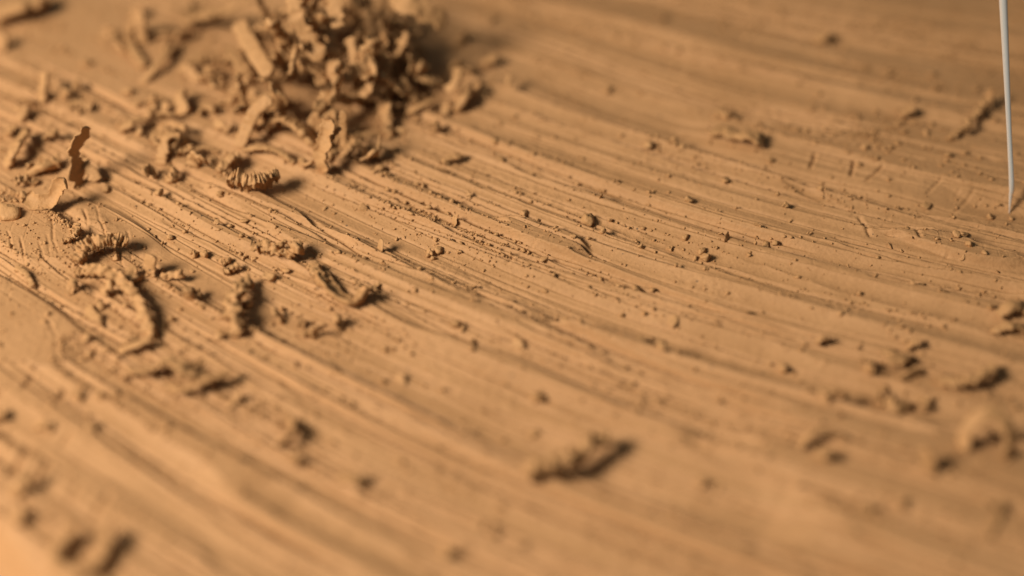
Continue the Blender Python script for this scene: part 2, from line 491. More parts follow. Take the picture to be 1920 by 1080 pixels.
# ------------------------------------------------------------------ shavings: bent, ribbed, ragged strips of clay
def catmull(P, n):
    P = np.asarray(P, float)
    if len(P) == 2: P = np.stack([P[0], (P[0] * 2 + P[1]) / 3, (P[0] + 2 * P[1]) / 3, P[1]])
    ext = np.vstack([2 * P[0] - P[1], P, 2 * P[-1] - P[-2]])
    seg = len(P) - 1
    t = np.linspace(0, seg, n); i = np.minimum(t.astype(int), seg - 1); f = (t - i)[:, None]
    a, b, c, d = ext[i], ext[i + 1], ext[i + 2], ext[i + 3]
    return 0.5 * ((2 * b) + (-a + c) * f + (2 * a - 5 * b + 4 * c - d) * f ** 2 + (-a + 3 * b - 3 * c + d) * f ** 3)

def strip_mesh(name, P, width, thick, roll=0.0, roll1=None, ribs=0, rib=0.0, jag=0.25, curl=0.0, lump=0.25, seed=0, n=None, side=None, taper=0.05):
    """solid strip along the points P (m): width x thick cross-section, roll in degrees, ribs across it, torn edges"""
    g = np.random.default_rng(seed + 7000)
    P = np.asarray(P, float)
    length = np.sum(np.linalg.norm(np.diff(P, axis=0), axis=1))
    if n is None: n = int(np.clip(max(length / width * 9, ribs * 7), 22, 120))
    C = catmull(P, n)
    T = np.gradient(C, axis=0); T /= np.linalg.norm(T, axis=1)[:, None] + 1e-12
    S0 = np.cross(T[0], (0, 0, 1.0)) if side is None else np.asarray(side, float)
    if np.linalg.norm(S0) < 0.25: S0 = np.array([1.0, 0.25, 0])
    S = np.zeros_like(C); cur = S0
    for i in range(n):
        cur = cur - T[i] * np.dot(cur, T[i]); cur = cur / (np.linalg.norm(cur) + 1e-12); S[i] = cur
    B = np.cross(S, T)
    if roll1 is None: roll1 = roll
    ang = np.radians(np.linspace(roll, roll1, n))[:, None]
    S, B = S * np.cos(ang) + B * np.sin(ang), -S * np.sin(ang) + B * np.cos(ang)
    K = 18
    th = np.linspace(0, 2 * math.pi, K, endpoint=False)
    e = 0.55 if thick < 0.6 * width else 0.85
    cx = np.sign(np.cos(th)) * np.abs(np.cos(th)) ** e
    cy = np.sign(np.sin(th)) * np.abs(np.sin(th)) ** e
    s = np.linspace(0, 1, n)
    end = np.minimum(1, np.minimum(s, 1 - s) / max(taper, 1e-3))
    end = 0.35 + 0.65 * np.sqrt(end)
    so = int(g.integers(0, 500))
    fr = max(length / width * 3.2, 6)
    jr = 1 + jag * vnoise1(s * fr + so, seed + 21) + 0.6 * jag * vnoise1(s * fr * 2.7 + so, seed + 22)
    jl = 1 + jag * vnoise1(s * fr + so, seed + 23) + 0.6 * jag * vnoise1(s * fr * 2.7 + so, seed + 24)
    wv = np.where(cx[None, :] > 0, jr[:, None], jl[:, None]) * end[:, None] * width / 2
    tv = (0.75 + 0.25 * end)[:, None] * thick / 2 * np.ones((1, K))
    off = np.zeros((n, K))
    if ribs:
        sw = s + 0.9 / ribs * vnoise1(s * ribs * .37 + so, seed + 29) + 0.5 / ribs * vnoise1(s * ribs * .9 + so, seed + 30)
        ph = sw[:, None] * ribs * 2 * math.pi + 3.4 * vnoise2(np.repeat(s[:, None] * ribs * 0.35, K, 1), np.repeat(cx[None] * 1.2, n, 0) + 5, seed + 25)
        wave = np.abs(np.sin(ph / 2)) ** 0.7 - 0.6
        wave = wave * (0.75 + 0.55 * vnoise1(s * ribs * .45 + so, seed + 28))[:, None]
        off = off + rib * thick * wave * np.where(cy[None] > -0.3, 1.0, 0.25)
        wv = wv * (1 + 0.28 * rib * wave)
    ss = np.repeat(s[:, None] * length / width, K, 1)
    off = off + lump * thick * vnoise2(ss * 3.1 + so, np.repeat((cx * 1.7 + (cy > 0) * 9)[None], n, 0) + 20, seed + 26)
    off = off + 0.6 * lump * thick * vnoise2(ss * 8.3 + so, np.repeat((cx * 4.1 + (cy > 0) * 9)[None], n, 0) + 50, seed + 27)
    U = wv * cx[None]
    Vv = tv * cy[None] + off * np.where(cy >= 0, 1, -1)[None] + curl * width * (cx[None] ** 2 - 0.3)
    fine = vnoise2(ss * 15 + so, np.repeat((th * 3.1)[None], n, 0) + 70, seed + 31) * 0.07 * thick
    Vv = Vv + fine * cy[None]; U = U + fine * cx[None]
    V = C[:, None] + S[:, None] * U[..., None] + B[:, None] * Vv[..., None]
    V = V.reshape(-1, 3)
    idx = np.arange(n * K).reshape(n, K); nx = np.roll(idx, -1, 1)
    quads = np.stack([idx[:-1], nx[:-1], nx[1:], idx[1:]], -1).reshape(-1, 4)
    V = np.vstack([V, C[0] - T[0] * 0.08 * thick, C[-1] + T[-1] * 0.08 * thick])
    a, b = n * K, n * K + 1
    tris = [(a, nx[0, k], idx[0, k]) for k in range(K)] + [(b, idx[-1, k], nx[-1, k]) for k in range(K)]
    base = np.array([V[:, 0].mean(), V[:, 1].mean(), V[:, 2].min()])
    return mesh_np(name, V - base, quads, tris), base

n_sh = [0]
def shaving(pts, width, thick, label, name='clay_shaving', cat='shaving', group=None, settle=True, parent=None, **kw):
    """pts: (px, py, height mm) as seen in the photograph; width and thick in photograph pixels there"""
    n_sh[0] += 1
    P = [px_point(*p) for p in pts]
    sc = px_size(pts[len(pts) // 2][0], pts[len(pts) // 2][1])
    me, base = strip_mesh(name, P, width * sc, thick * sc * 0.85, seed=n_sh[0] * 13, **kw)
    if settle and min(p[2] for p in pts) < 1.0:
        co = np.zeros(len(me.vertices) * 3, dtype=np.float32); me.vertices.foreach_get('co', co); co = co.reshape(-1, 3)[::2]
        gap = co[:, 2] + base[2] - sheet(co[:, 0] + base[0], co[:, 1] + base[1])
        base[2] -= gap.min() + 0.05 * MM
    if parent is not None:
        return add(name, me, M_CLAY, Vector(base) - parent.location, parent=parent, label=label)
    return add(name, me, M_CLAY, base, label=label, cat=cat, group=group)

# -- in and near the sharp band, left
shaving([(148, 497, .25), (156, 474, .5), (180, 459, .7), (212, 455, .75), (240, 462, .45)], 25, 18, 'short ribbed caterpillar-like clay curl lying on the grooves by the scratched skin patch', ribs=15, rib=.5, jag=.3, lump=.5, taper=.1)
shaving([(140, 514, .2), (172, 508, .5), (206, 514, .75), (238, 538, .8), (258, 562, .8), (270, 595, .7), (286, 632, .4)], 21, 13, 'long smooth arched clay shaving bridging the grooves below the caterpillar-like curl', jag=.3, lump=.6, ribs=14, rib=.2, roll=10, roll1=-25, taper=.06)
shaving([(279, 505, .3), (282, 470, 1.5)], 26, 8, 'small upright rectangular clay chip behind the long arched shaving', jag=.18, side=(1, -.5, 0), taper=.03)
shaving([(228, 512, .35), (240, 505, .7), (250, 522, .5)], 28, 18, 'stubby broken clay lump touching the arched shaving', jag=.4, lump=.4)
shaving([(220, 652, .35), (248, 640, .8), (280, 628, 1.0)], 18, 8, 'thin dark-bottomed clay sliver at the near end of the arched shaving', jag=.2)
shaving([(464, 524, .3), (446, 545, .8), (432, 572, .9), (440, 600, .8), (446, 626, .4)], 27, 20, 'knobbly upright row of clay lumps standing apart on the grooves', jag=.45, lump=.55, ribs=5, rib=.4)
shaving([(430, 348, .5), (455, 350, .6), (482, 350, .65), (506, 343, .6), (523, 340, .5)], 34, 20, 'stout clay curl with deep upright pleats lying in front of the heap', ribs=13, rib=.7, jag=.3, lump=.55, roll=52, taper=.05)
shaving([(408, 322, .4), (420, 310, .55), (440, 292, .8)], 18, 16, 'smooth dumbbell-shaped clay peg beside the pleated curl', jag=.2, lump=.3, taper=.02)
torn_strip = shaving([(606, 322, .2), (603, 290, 1.4), (612, 258, 2.6), (622, 226, 3.6)], 30, 9, 'tall upright torn clay strip with a folded edge at the front of the heap', jag=.3, side=(.8, -.6, 0), curl=.25, taper=.05, lump=.4)
shaving([(606, 300, 1.2), (618, 268, 2.2), (638, 238, 3.0)], 12, 6, 'narrow flap folded across the strip', name='flap', parent=torn_strip, settle=False, jag=.4, side=(.3, -1, 0))
shaving([(645, 268, .8), (642, 228, 2.2), (643, 188, 3.8)], 15, 7, 'thin straight clay post standing behind the tall torn strip', jag=.15, side=(1, -.2, 0), taper=.04)
shaving([(446, 272, .3), (462, 236, 1.4), (478, 205, 2.5), (508, 180, 3.4)], 24, 9, 'slanting flat clay strip leaning against the left flank of the heap', jag=.14, side=(1, -.3, .1), taper=.04)
shaving([(447, 42, 4.2), (462, 72, 3.8), (484, 108, 3.4), (506, 142, 3.0)], 30, 12, 'straight pale clay strip sloping down the upper left of the heap', jag=.1, roll=-20, taper=.04)
shaving([(490, 150, 3.3), (512, 158, 3.3), (528, 190, 2.6)], 36, 7, 'jagged pointed clay chip on top of the slanting flat strip', jag=.5, roll=40)
shaving([(484, 238, .7), (508, 220, 1.5), (536, 218, 1.8), (564, 236, 1.5), (590, 268, .6)], 24, 12, 'ribbed bow-shaped clay curl arching at the foot of the heap', ribs=11, rib=.55, jag=.25, roll=25)
shaving([(455, 285, .2), (490, 280, .7), (525, 288, .6), (552, 310, .2)], 12, 7, 'low thin bowed clay thread in front of the ribbed bow-shaped curl', jag=.3)
shaving([(565, 300, .2), (570, 312, .3), (586, 308, .8)], 11, 7, 'tiny forked clay fragment near the foot of the tall torn strip', jag=.4)
shaving([(300, 304, .2), (304, 280, .9), (316, 250, 1.5)], 24, 9, 'serrated clay strip tilted up beside a round pellet', jag=.4, side=(1, -.4, .2))
shaving([(360, 268, .4), (385, 264, .6), (410, 272, .4)], 11, 8, 'slim clay sliver lying behind the dumbbell-shaped peg', jag=.25)
dark_flake = shaving([(146, 338, .2), (140, 308, 1.4), (138, 272, 2.7), (150, 246, 3.6), (162, 226, 4.2)], 34, 6, 'tall dark upright clay flake with ragged perforated edge, left of the heap', jag=.42, side=(.5, .85, 0), lump=.3, taper=.05)
shaving([(152, 300, 1.0), (168, 316, .8), (182, 340, .2)], 20, 6, 'pale folded foot spreading to the right', name='foot', parent=dark_flake, settle=False, jag=.3, roll=-30)
shaving([(50, 372, .5), (72, 384, .3), (98, 378, .4), (112, 358, 1.1), (120, 338, 1.9)], 32, 6, 'curved trough-like clay chip with a crumbled pale rim on the scratched skin', jag=.25, roll=-35, curl=.3)
shaving([(118, 462, .1), (140, 450, .3), (146, 425, .2)], 10, 7, 'crooked crumbly clay thread crossing the scratched skin patch', jag=.7, lump=.6)
shaving([(30, 500, .1), (48, 512, .3), (62, 535, .2)], 12, 8, 'slender clay thread lying at the far left under the scratched skin patch', jag=.4)
# crumbly ridge and cup, centre left
shaving([(478, 468, .2), (505, 474, .4), (530, 484, .4)], 22, 13, 'rough crumbly clay ridge piece lying across the middle grooves', jag=.5, lump=.7)
shaving([(538, 486, .3), (552, 470, .7), (562, 456, .8)], 24, 18, 'upright crumbly clay knob at the end of the rough ridge piece', jag=.4, lump=.7, ribs=5, rib=.5)
shaving([(600, 503, .3), (612, 530, .8), (640, 556, .7), (668, 562, .7), (690, 535, 1.0)], 34, 8, 'shallow cup-shaped clay shaving with a dark rim in the middle of the grooves', jag=.2, roll=30, curl=.32)
shaving([(584, 498, .2), (596, 512, .5), (604, 536, .4)], 20, 12, 'torn clay tab hooked to the cup-shaped shaving', jag=.5, lump=.5)
shaving([(697, 530, .4), (712, 522, .5)], 9, 6, 'small pale clay prong beyond the rim of the cup-shaped shaving', jag=.3)
shaving([(495, 512, .2), (512, 520, .3)], 20, 9, 'flat little clay flake between two grooves left of the cup-shaped shaving', jag=.3)
# -- lower left, out of focus
shaving([(236, 694, .3), (280, 690, .6), (318, 676, 1.0), (360, 700, .9), (404, 712, .5)], 26, 11, 'crumpled clay shaving lying below the arched shaving, blurred', jag=.35, lump=.5, roll=25)
shaving([(310, 720, .3), (345, 726, .6), (392, 706, 1.0), (432, 694, .9)], 16, 8, 'blurred dark-bottomed clay sliver under the crumpled shaving', jag=.3)
shaving([(428, 758, .2), (440, 742, .4), (452, 728, .7)], 12, 7, 'short blurred clay stick right of the crumpled shaving', jag=.3)
shaving([(146, 992, .8), (112, 1022, .5), (104, 1054, .4), (142, 1074, .4), (184, 1052, .5), (200, 1016, .7), (196, 985, .9)], 27, 26, 'big blurred U-shaped clay curl near the slab edge', jag=.1, lump=.2)
shaving([(20, 925, .3), (42, 905, .8), (52, 880, 1.1)], 24, 12, 'blurred pale clay shaving near the slab edge above the U-shaped curl', jag=.25, side=(1, 0, .2))
shaving([(26, 972, .3), (44, 955, .8)], 30, 16, 'dark blurred clay lump at the slab edge', jag=.3)
shaving([(518, 820, .3), (534, 810, .9), (550, 790, 1.0), (540, 772, .5)], 18, 10, 'hooked blurred clay curl alone in the lower left grooves', jag=.2, roll=45)
shaving([(546, 850, .1), (560, 856, .5)], 18, 12, 'blurred clay nub just below the hooked curl', jag=.3)
shaving([(640, 880, .15), (662, 886, .4), (684, 890, .2)], 26, 12, 'pale flat clay crumb blurred in the lower middle', jag=.3)
shaving([(10, 772, .4), (-14, 780, .3)], 24, 16, 'blurred dark clay lump at the left picture edge', jag=.3)
shaving([(66, 800, .1), (84, 794, .4), (98, 806, .2)], 16, 9, 'small blurred clay twist in the lower left cut marks', jag=.4)
# -- lower middle and right
shaving([(982, 880, .5), (1010, 866, .8), (1044, 856, .9), (1078, 842, .8), (1102, 826, 1.0), (1138, 812, .7)], 34, 32, 'large blurred twisted clay shaving with a black shadow in the lower middle', jag=.35, lump=.45, roll=-20, roll1=30)
shaving([(1806, 850, .1), (1810, 818, .9), (1830, 790, 1.7), (1860, 782, 2.0), (1886, 804, 1.6), (1893, 838, .8), (1882, 868, .1)], 30, 11, 'ring-shaped clay curl standing on edge at the lower right', jag=.1, lump=.3, side=(-.55, .85, 0))
shaving([(1742, 886, .2), (1740, 862, 1.0), (1736, 842, 1.6)], 26, 10, 'upright blurred clay chip left of the ring-shaped curl', jag=.15, side=(.8, -.6, 0))
shaving([(1500, 838, .2), (1520, 812, .8), (1552, 806, .7), (1590, 822, .3)], 18, 9, 'bowed blurred clay strip at the lower right', jag=.25, roll=30)
shaving([(1530, 850, .2), (1556, 856, .6)], 22, 13, 'blurred clay nub under the bowed strip', jag=.3)
shaving([(1672, 722, .5), (1680, 742, .6), (1712, 738, .4)], 20, 12, 'dark-shadowed clay chip in the right grooves', jag=.4, roll=-40)
shaving([(1548, 752, .2), (1556, 728, .9)], 18, 9, 'upright blurred clay scrap in the right grooves', jag=.3, side=(1, -.4, 0))
shaving([(1760, 702, .2), (1800, 708, .6), (1838, 698, .8), (1868, 676, .6)], 22, 11, 'long crumbly blurred shaving at the right above the ring-shaped curl', jag=.45, lump=.5)
shaving([(1668, 640, .5), (1684, 662, .9), (1700, 648, .7)], 22, 13, 'blurred dark clay scrap on the right below the sharp band', jag=.5)
shaving([(1862, 612, .2), (1892, 600, .6), (1925, 604, .4)], 18, 10, 'blurred crumbly sliver at the right picture edge', jag=.45)
shaving([(1878, 575, .9), (1902, 556, 1.5), (1930, 562, 1.1)], 26, 16, 'dark blurred clay lump at the right edge below the needle', jag=.35)
shaving([(1848, 1010, .1), (1866, 980, .3), (1880, 940, .3)], 12, 7, 'faint blurred clay sliver in the bottom right corner', jag=.3)
# -- behind, right of the heap
shaving([(1338, 232, .3), (1370, 240, .6), (1412, 246, .9), (1432, 258, .5)], 30, 14, 'pale clay lump with a dark end on the far grooves right of centre', jag=.3, lump=.45)
shaving([(1348, 196, .2), (1366, 208, .5)], 16, 10, 'small blurred clay scrap behind the pale far lump', jag=.4)
shaving([(1780, 262, .1), (1812, 236, .3), (1846, 196, .4), (1862, 168, .9)], 12, 8, 'broken line of clay scraps behind the needle', jag=.7, lump=.7)
shaving([(1690, 208, .2), (1716, 196, .7)], 20, 12, 'blurred dark clay crumb on the smooth far skin left of the needle', jag=.4)
shaving([(1530, 68, .1), (1556, 62, .6)], 22, 12, 'blurred clay scrap on the far smooth clay at the top', jag=.4)
shaving([(760, 208, .2), (786, 196, .8), (812, 182, .7)], 15, 7, 'thin blurred clay leaf right of the heap', jag=.3)
shaving([(838, 172, 1.0), (856, 150, 1.6), (862, 128, 1.8)], 18, 8, 'small leaning clay strip at the right of the heap', jag=.35, side=(.7, -.7, 0))
shaving([(858, 200, .2), (868, 186, .9), (880, 170, .8)], 26, 14, 'dark clay chunk under the small leaning strip', jag=.4)
shaving([(905, 108, .2), (932, 100, .8)], 22, 12, 'dark blurred clay crumb well right of the heap', jag=.4)
shaving([(950, 165, .2), (956, 144, .7)], 14, 9, 'small dark clay crumb farthest right of the heap', jag=.4)
# -- behind, left of the heap
shaving([(240, 70, .3), (250, 96, .6), (272, 124, .4)], 18, 10, 'blurred slanting clay strip forming a V left of the heap', jag=.25)
shaving([(268, 82, .2), (263, 50, 1.4), (262, 22, 2.3)], 18, 8, 'upright blurred clay post left of the heap', jag=.2, side=(1, -.3, 0))
shaving([(282, 52, .8), (310, 50, 1.2), (344, 48, .8)], 14, 7, 'blurred clay bar lying level beside the upright post', jag=.2)
shaving([(268, 160, .1), (300, 118, .7), (328, 86, .5)], 14, 7, 'long thin clay blade lying left of the heap', jag=.15)
shaving([(78, 190, .2), (80, 160, 1.2), (84, 132, 1.9)], 24, 10, 'blurred upright wedge of clay standing alone at the upper left', jag=.12, side=(.6, -.8, 0))
shaving([(-20, 30, .3), (30, 16, 1.2), (90, -4, 1.0)], 40, 18, 'blurred clay shaving in the top left corner', jag=.25)
shaving([(2, 92, .3), (4, 60, 1.4)], 24, 10, 'dark blurred clay chip at the left picture edge near the top', jag=.25)
shaving([(308, 212, .2), (312, 190, 1.0)], 16, 9, 'small upright clay bit in front of the long thin blade', jag=.2, side=(.8, -.6, 0))
shaving([(228, 246, .2), (244, 236, .6), (262, 226, .5)], 22, 11, 'blurred clay scrap behind the dark upright flake', jag=.4)
shaving([(10, 300, .2), (24, 270, 1.2), (46, 232, 1.0)], 26, 12, 'blurred leaning clay scrap at the left picture edge, level with the dark flake', jag=.3)
shaving([(56, 308, .2), (80, 300, .8), (100, 296, .4)], 30, 14, 'smooth blurred clay lump left of the dark upright flake', jag=.25)
shaving([(400, 205, .3), (388, 196, 1.0)], 24, 14, 'pale clay nub at the left foot of the heap', jag=.25)

# -- the heap: separate strips stacked on one another
heap_c = px_point(622, 150)
g = np.random.default_rng(42)
HR, HH = 6.4, 8.0
HEAP_NAMED = [
    ([(545, -12, 7.6), (556, 30, 6.6), (574, 68, 5.4), (602, 112, 4.0)], 30, 11, 'long pale clay strip hanging down the front of the heap', dict(jag=.15, side=(1, -.2, 0))),
    ([(622, -14, 7.2), (628, 20, 6.4), (632, 52, 5.6)], 26, 9, 'short pale upright clay strip at the top of the heap', dict(jag=.12, side=(1, -.2, 0))),
    ([(735, -6, 5.2), (768, 8, 5.2), (800, 26, 4.6), (836, 40, 3.8)], 36, 11, 'broad pale clay shaving jutting out at the top right of the heap', dict(jag=.2, roll=-25)),
    ([(705, 40, 4.4), (714, 72, 3.4), (716, 106, 2.2)], 24, 9, 'upright clay strip on the right flank of the heap', dict(jag=.15, side=(1, -.2, 0))),
    ([(686, 118, 3.6), (700, 138, 3.2), (690, 166, 2.4), (672, 178, 2.0)], 20, 10, 'hooked clay curl on the lower right of the heap', dict(jag=.2, side=(.8, -.6, 0))),
    ([(625, 112, 3.8), (622, 140, 3.0), (640, 166, 2.4)], 20, 9, 'short bent clay strip in the middle of the heap', dict(jag=.25, side=(1, -.3, 0))),
    ([(655, 70, 4.6), (664, 110, 3.6), (662, 150, 2.6)], 17, 8, 'narrow clay strip hanging in the middle right of the heap', dict(jag=.2, side=(1, 0, .1))),
    ([(430, 90, 2.0), (452, 120, 2.2), (458, 150, 1.8), (440, 175, 1.0)], 22, 10, 'curved blurred clay strip at the left flank of the heap', dict(jag=.2, side=(1, -.4, 0))),
    ([(340, 40, .6), (380, 30, 1.4), (420, 22, 1.8), (470, -4, 2.6)], 24, 10, 'blurred clay shaving reaching out of the heap to the upper left', dict(jag=.3)),
    ([(560, 110, 4.0), (590, 130, 3.4), (615, 150, 2.8)], 18, 9, 'slanting clay splinter in the shade of the heap', dict(jag=.25)),
    ([(490, 30, 5.0), (520, 60, 4.4), (530, 100, 3.8)], 20, 9, 'curved clay splinter between the two pale strips on the heap', dict(jag=.25, roll=40)),
    ([(680, 300, .2), (705, 286, .9), (712, 262, 1.2)], 30, 12, 'dull clay chip lying at the right foot of the heap', dict(jag=.3, roll=30)),
    ([(640, 296, .2), (665, 268, .9), (690, 292, .3)], 16, 8, 'bent clay sliver at the front foot of the heap', dict(jag=.3)),
    ([(770, 130, 1.0), (800, 150, 1.4), (826, 150, .8)], 18, 9, 'blurred clay scrap fallen at the right of the heap', dict(jag=.4)),
    ([(725, 180, .3), (740, 160, 1.2), (748, 140, 1.4)], 22, 10, 'dark clay scrap at the right foot of the heap beside the thin leaf', dict(jag=.35)),
]
for pts, wd, tk, lab, kw in HEAP_NAMED:
    kw['jag'] = kw.get('jag', .2) + .14
    shaving(pts, wd, tk * .62, lab, group='shavings of the heap', settle=False, lump=.55, taper=.02, **kw)
for k in range(105):
    a = g.uniform(0, 2 * math.pi); q = math.sqrt(g.uniform(0, 1))
    R = HR * q
    top = HH * (1 - q) ** 0.9 + 0.4
    z = g.uniform(0.05, 1.0) * top
    c = heap_c + np.array([R * math.cos(a), R * math.sin(a) * 1.25, 0]) * MM
    ln = g.uniform(1.4, 4.8); yaw = g.uniform(0, 2 * math.pi); pit = g.uniform(-1.3, 1.3)
    dv = np.array([math.cos(yaw) * math.cos(pit), math.sin(yaw) * math.cos(pit), math.sin(pit)])
    bow = np.cross(dv, g.normal(size=3)); bow /= np.linalg.norm(bow)
    am = g.uniform(.0, .2) * ln
    P = np.array([c + (dv * ln * (t - .5) + bow * am * (1 - (2 * t - 1) ** 2) + np.array([0, 0, z])) * MM for t in np.linspace(0, 1, 6)])
    low = P[:, 2].min()
    if low < -0.1 * MM: P[:, 2] += -0.1 * MM - low
    rb = 0
    wd = float(g.choice([g.uniform(.3, .6), g.uniform(.6, 1.0), g.uniform(.6, 1.15)]))
    me, base = strip_mesh('clay_shaving', P, wd * MM, g.uniform(.2, .42) * MM, roll=g.uniform(0, 180),
                          jag=g.uniform(.25, .7), lump=g.uniform(.3, .8), seed=5000 + k, n=34, curl=g.uniform(-.15, .25))
    where = 'on the lit left flank of the heap' if math.cos(a) < -.25 else ('on the shaded right flank of the heap' if math.cos(a) > .3 else
            ('near the front foot of the heap' if math.sin(a) < 0 else 'at the back of the heap by the top picture edge'))
    add('clay_shaving', me, M_CLAY, base, label=('thin clay sliver tangled ' if wd < .65 else 'broad torn clay strip tangled ') + where, cat='shaving', group='shavings of the heap')

# small strips scattered about the heap
gs = np.random.default_rng(8)
SCAT = [((190, 470, 5, 330), 34, 'small blurred clay scrap strewn on the clay left of the heap', 'scraps left of the heap'),
        ((0, 190, 150, 350), 10, 'small clay scrap strewn near the dark upright flake', 'scraps near the dark flake'),
        ((700, 900, 60, 310), 12, 'small dark clay scrap strewn along the right of the heap', 'scraps right of the heap'),
        ((120, 700, 470, 650), 16, 'small clay scrap lying among the larger shavings left of centre', 'scraps left of centre'),
        ((1450, 1780, 620, 760), 9, 'small blurred scrap in the debris patch at the right', 'scraps at the right')]
for (x0, x1, y0, y1), cnt, lab, grp in SCAT:
    for k in range(cnt):
        x = gs.uniform(x0, x1); y = gs.uniform(y0, y1)
        ln = gs.uniform(12, 46) * (1.4 if 'left of the heap' in lab else 1); a = gs.uniform(0, math.pi)
        up = gs.uniform(0, 1.0)
        bx, by = gs.normal(0, 7), gs.normal(0, 4)
        shaving([(x - ln / 2 * math.cos(a), y + ln / 3 * math.sin(a), .2), (x + bx, y + by - up * 8, .3 + up * .5), (x + ln / 2 * math.cos(a), y - ln / 3 * math.sin(a), .2 + up)],
                gs.uniform(9, 22) * (1.35 if 'left of the heap' in lab else 1), gs.uniform(6, 11), lab, group=grp, jag=gs.uniform(.3, .7), lump=gs.uniform(.3, .8), roll=gs.uniform(-60, 60))

# ------------------------------------------------------------------ crumbs
def ico(sub):
    import bmesh
    bm = bmesh.new(); bmesh.ops.create_icosphere(bm, subdivisions=sub, radius=1.0)
    V = np.array([v.co for v in bm.verts]); F = np.array([[v.index for v in f.verts] for f in bm.faces]); bm.free()
    return V, F
IV, IF = ico(3)
def crumb_mesh(seed, rough):
    g = np.random.default_rng(seed)
    V = IV.copy()
    o = g.uniform(0, 90, 3)
    def n3(f, k):
        return vnoise2(V[:, 0] * f + o[0] + V[:, 2] * f * .6, V[:, 1] * f + o[1] - V[:, 2] * f * .7, seed * 9 + k) * .6 + vnoise2(V[:, 2] * f + o[2], V[:, 0] * f * .8 - V[:, 1] * f * .5 + 30, seed * 9 + k + 1) * .6
    rad = 1 + rough * (.55 * n3(1.2, 0) + .35 * n3(2.7, 2) + .22 * n3(6, 4))
    for j in range(5):        # broken facets
        n = g.normal(size=3); n /= np.linalg.norm(n); c = g.uniform(.45, .85)
        dd = V @ n
        rad = np.where(dd * rad > c, rad * (c / np.maximum(dd * rad, 1e-6)) ** .85, rad)
    V = V * rad[:, None] * np.array([1, g.uniform(.65, 1), g.uniform(.55, .9)])
    V[:, 2] -= V[:, 2].min() * 0.82
    return mesh_np('clay_crumb', V, None, IF)
CRUMBS = [crumb_mesh(s, r) for s, r in ((1, .9), (2, 1.2), (3, .7), (4, 1.3), (5, 1.0), (6, .5), (7, 1.4), (8, .8), (9, 1.1), (10, 1.3))]
for me in CRUMBS: me.materials.append(M_CLAY)
gc = np.random.default_rng(3)
def crumb(px, py, size, label, group=None, var=None, sx=1.0, rz=None):
    p = px_point(px, py)
    s = px_size(px, py) * size / 2
    k = int(gc.integers(0, len(CRUMBS))) if var is None else var
    o = add('clay_crumb', CRUMBS[k], None, (p[0], p[1], h_at(p[0], p[1]) - 0.02 * MM), label=label, cat='crumb', group=group)
    o.rotation_euler = (gc.normal(0, .25), gc.normal(0, .25), gc.uniform(0, 6.28) if rz is None else rz)
    o.scale = (s * sx, s, s * gc.uniform(.8, 1.15))
    if var is None and gc.random() < .2:          # a flake rather than a lump, tipped on its edge
        o.scale = (s * 1.25, s * .95, s * .34)
        o.rotation_euler = (gc.normal(0, .7), gc.normal(0, .7), gc.uniform(0, 6.28))
        o.location.z += s * .35
    return o
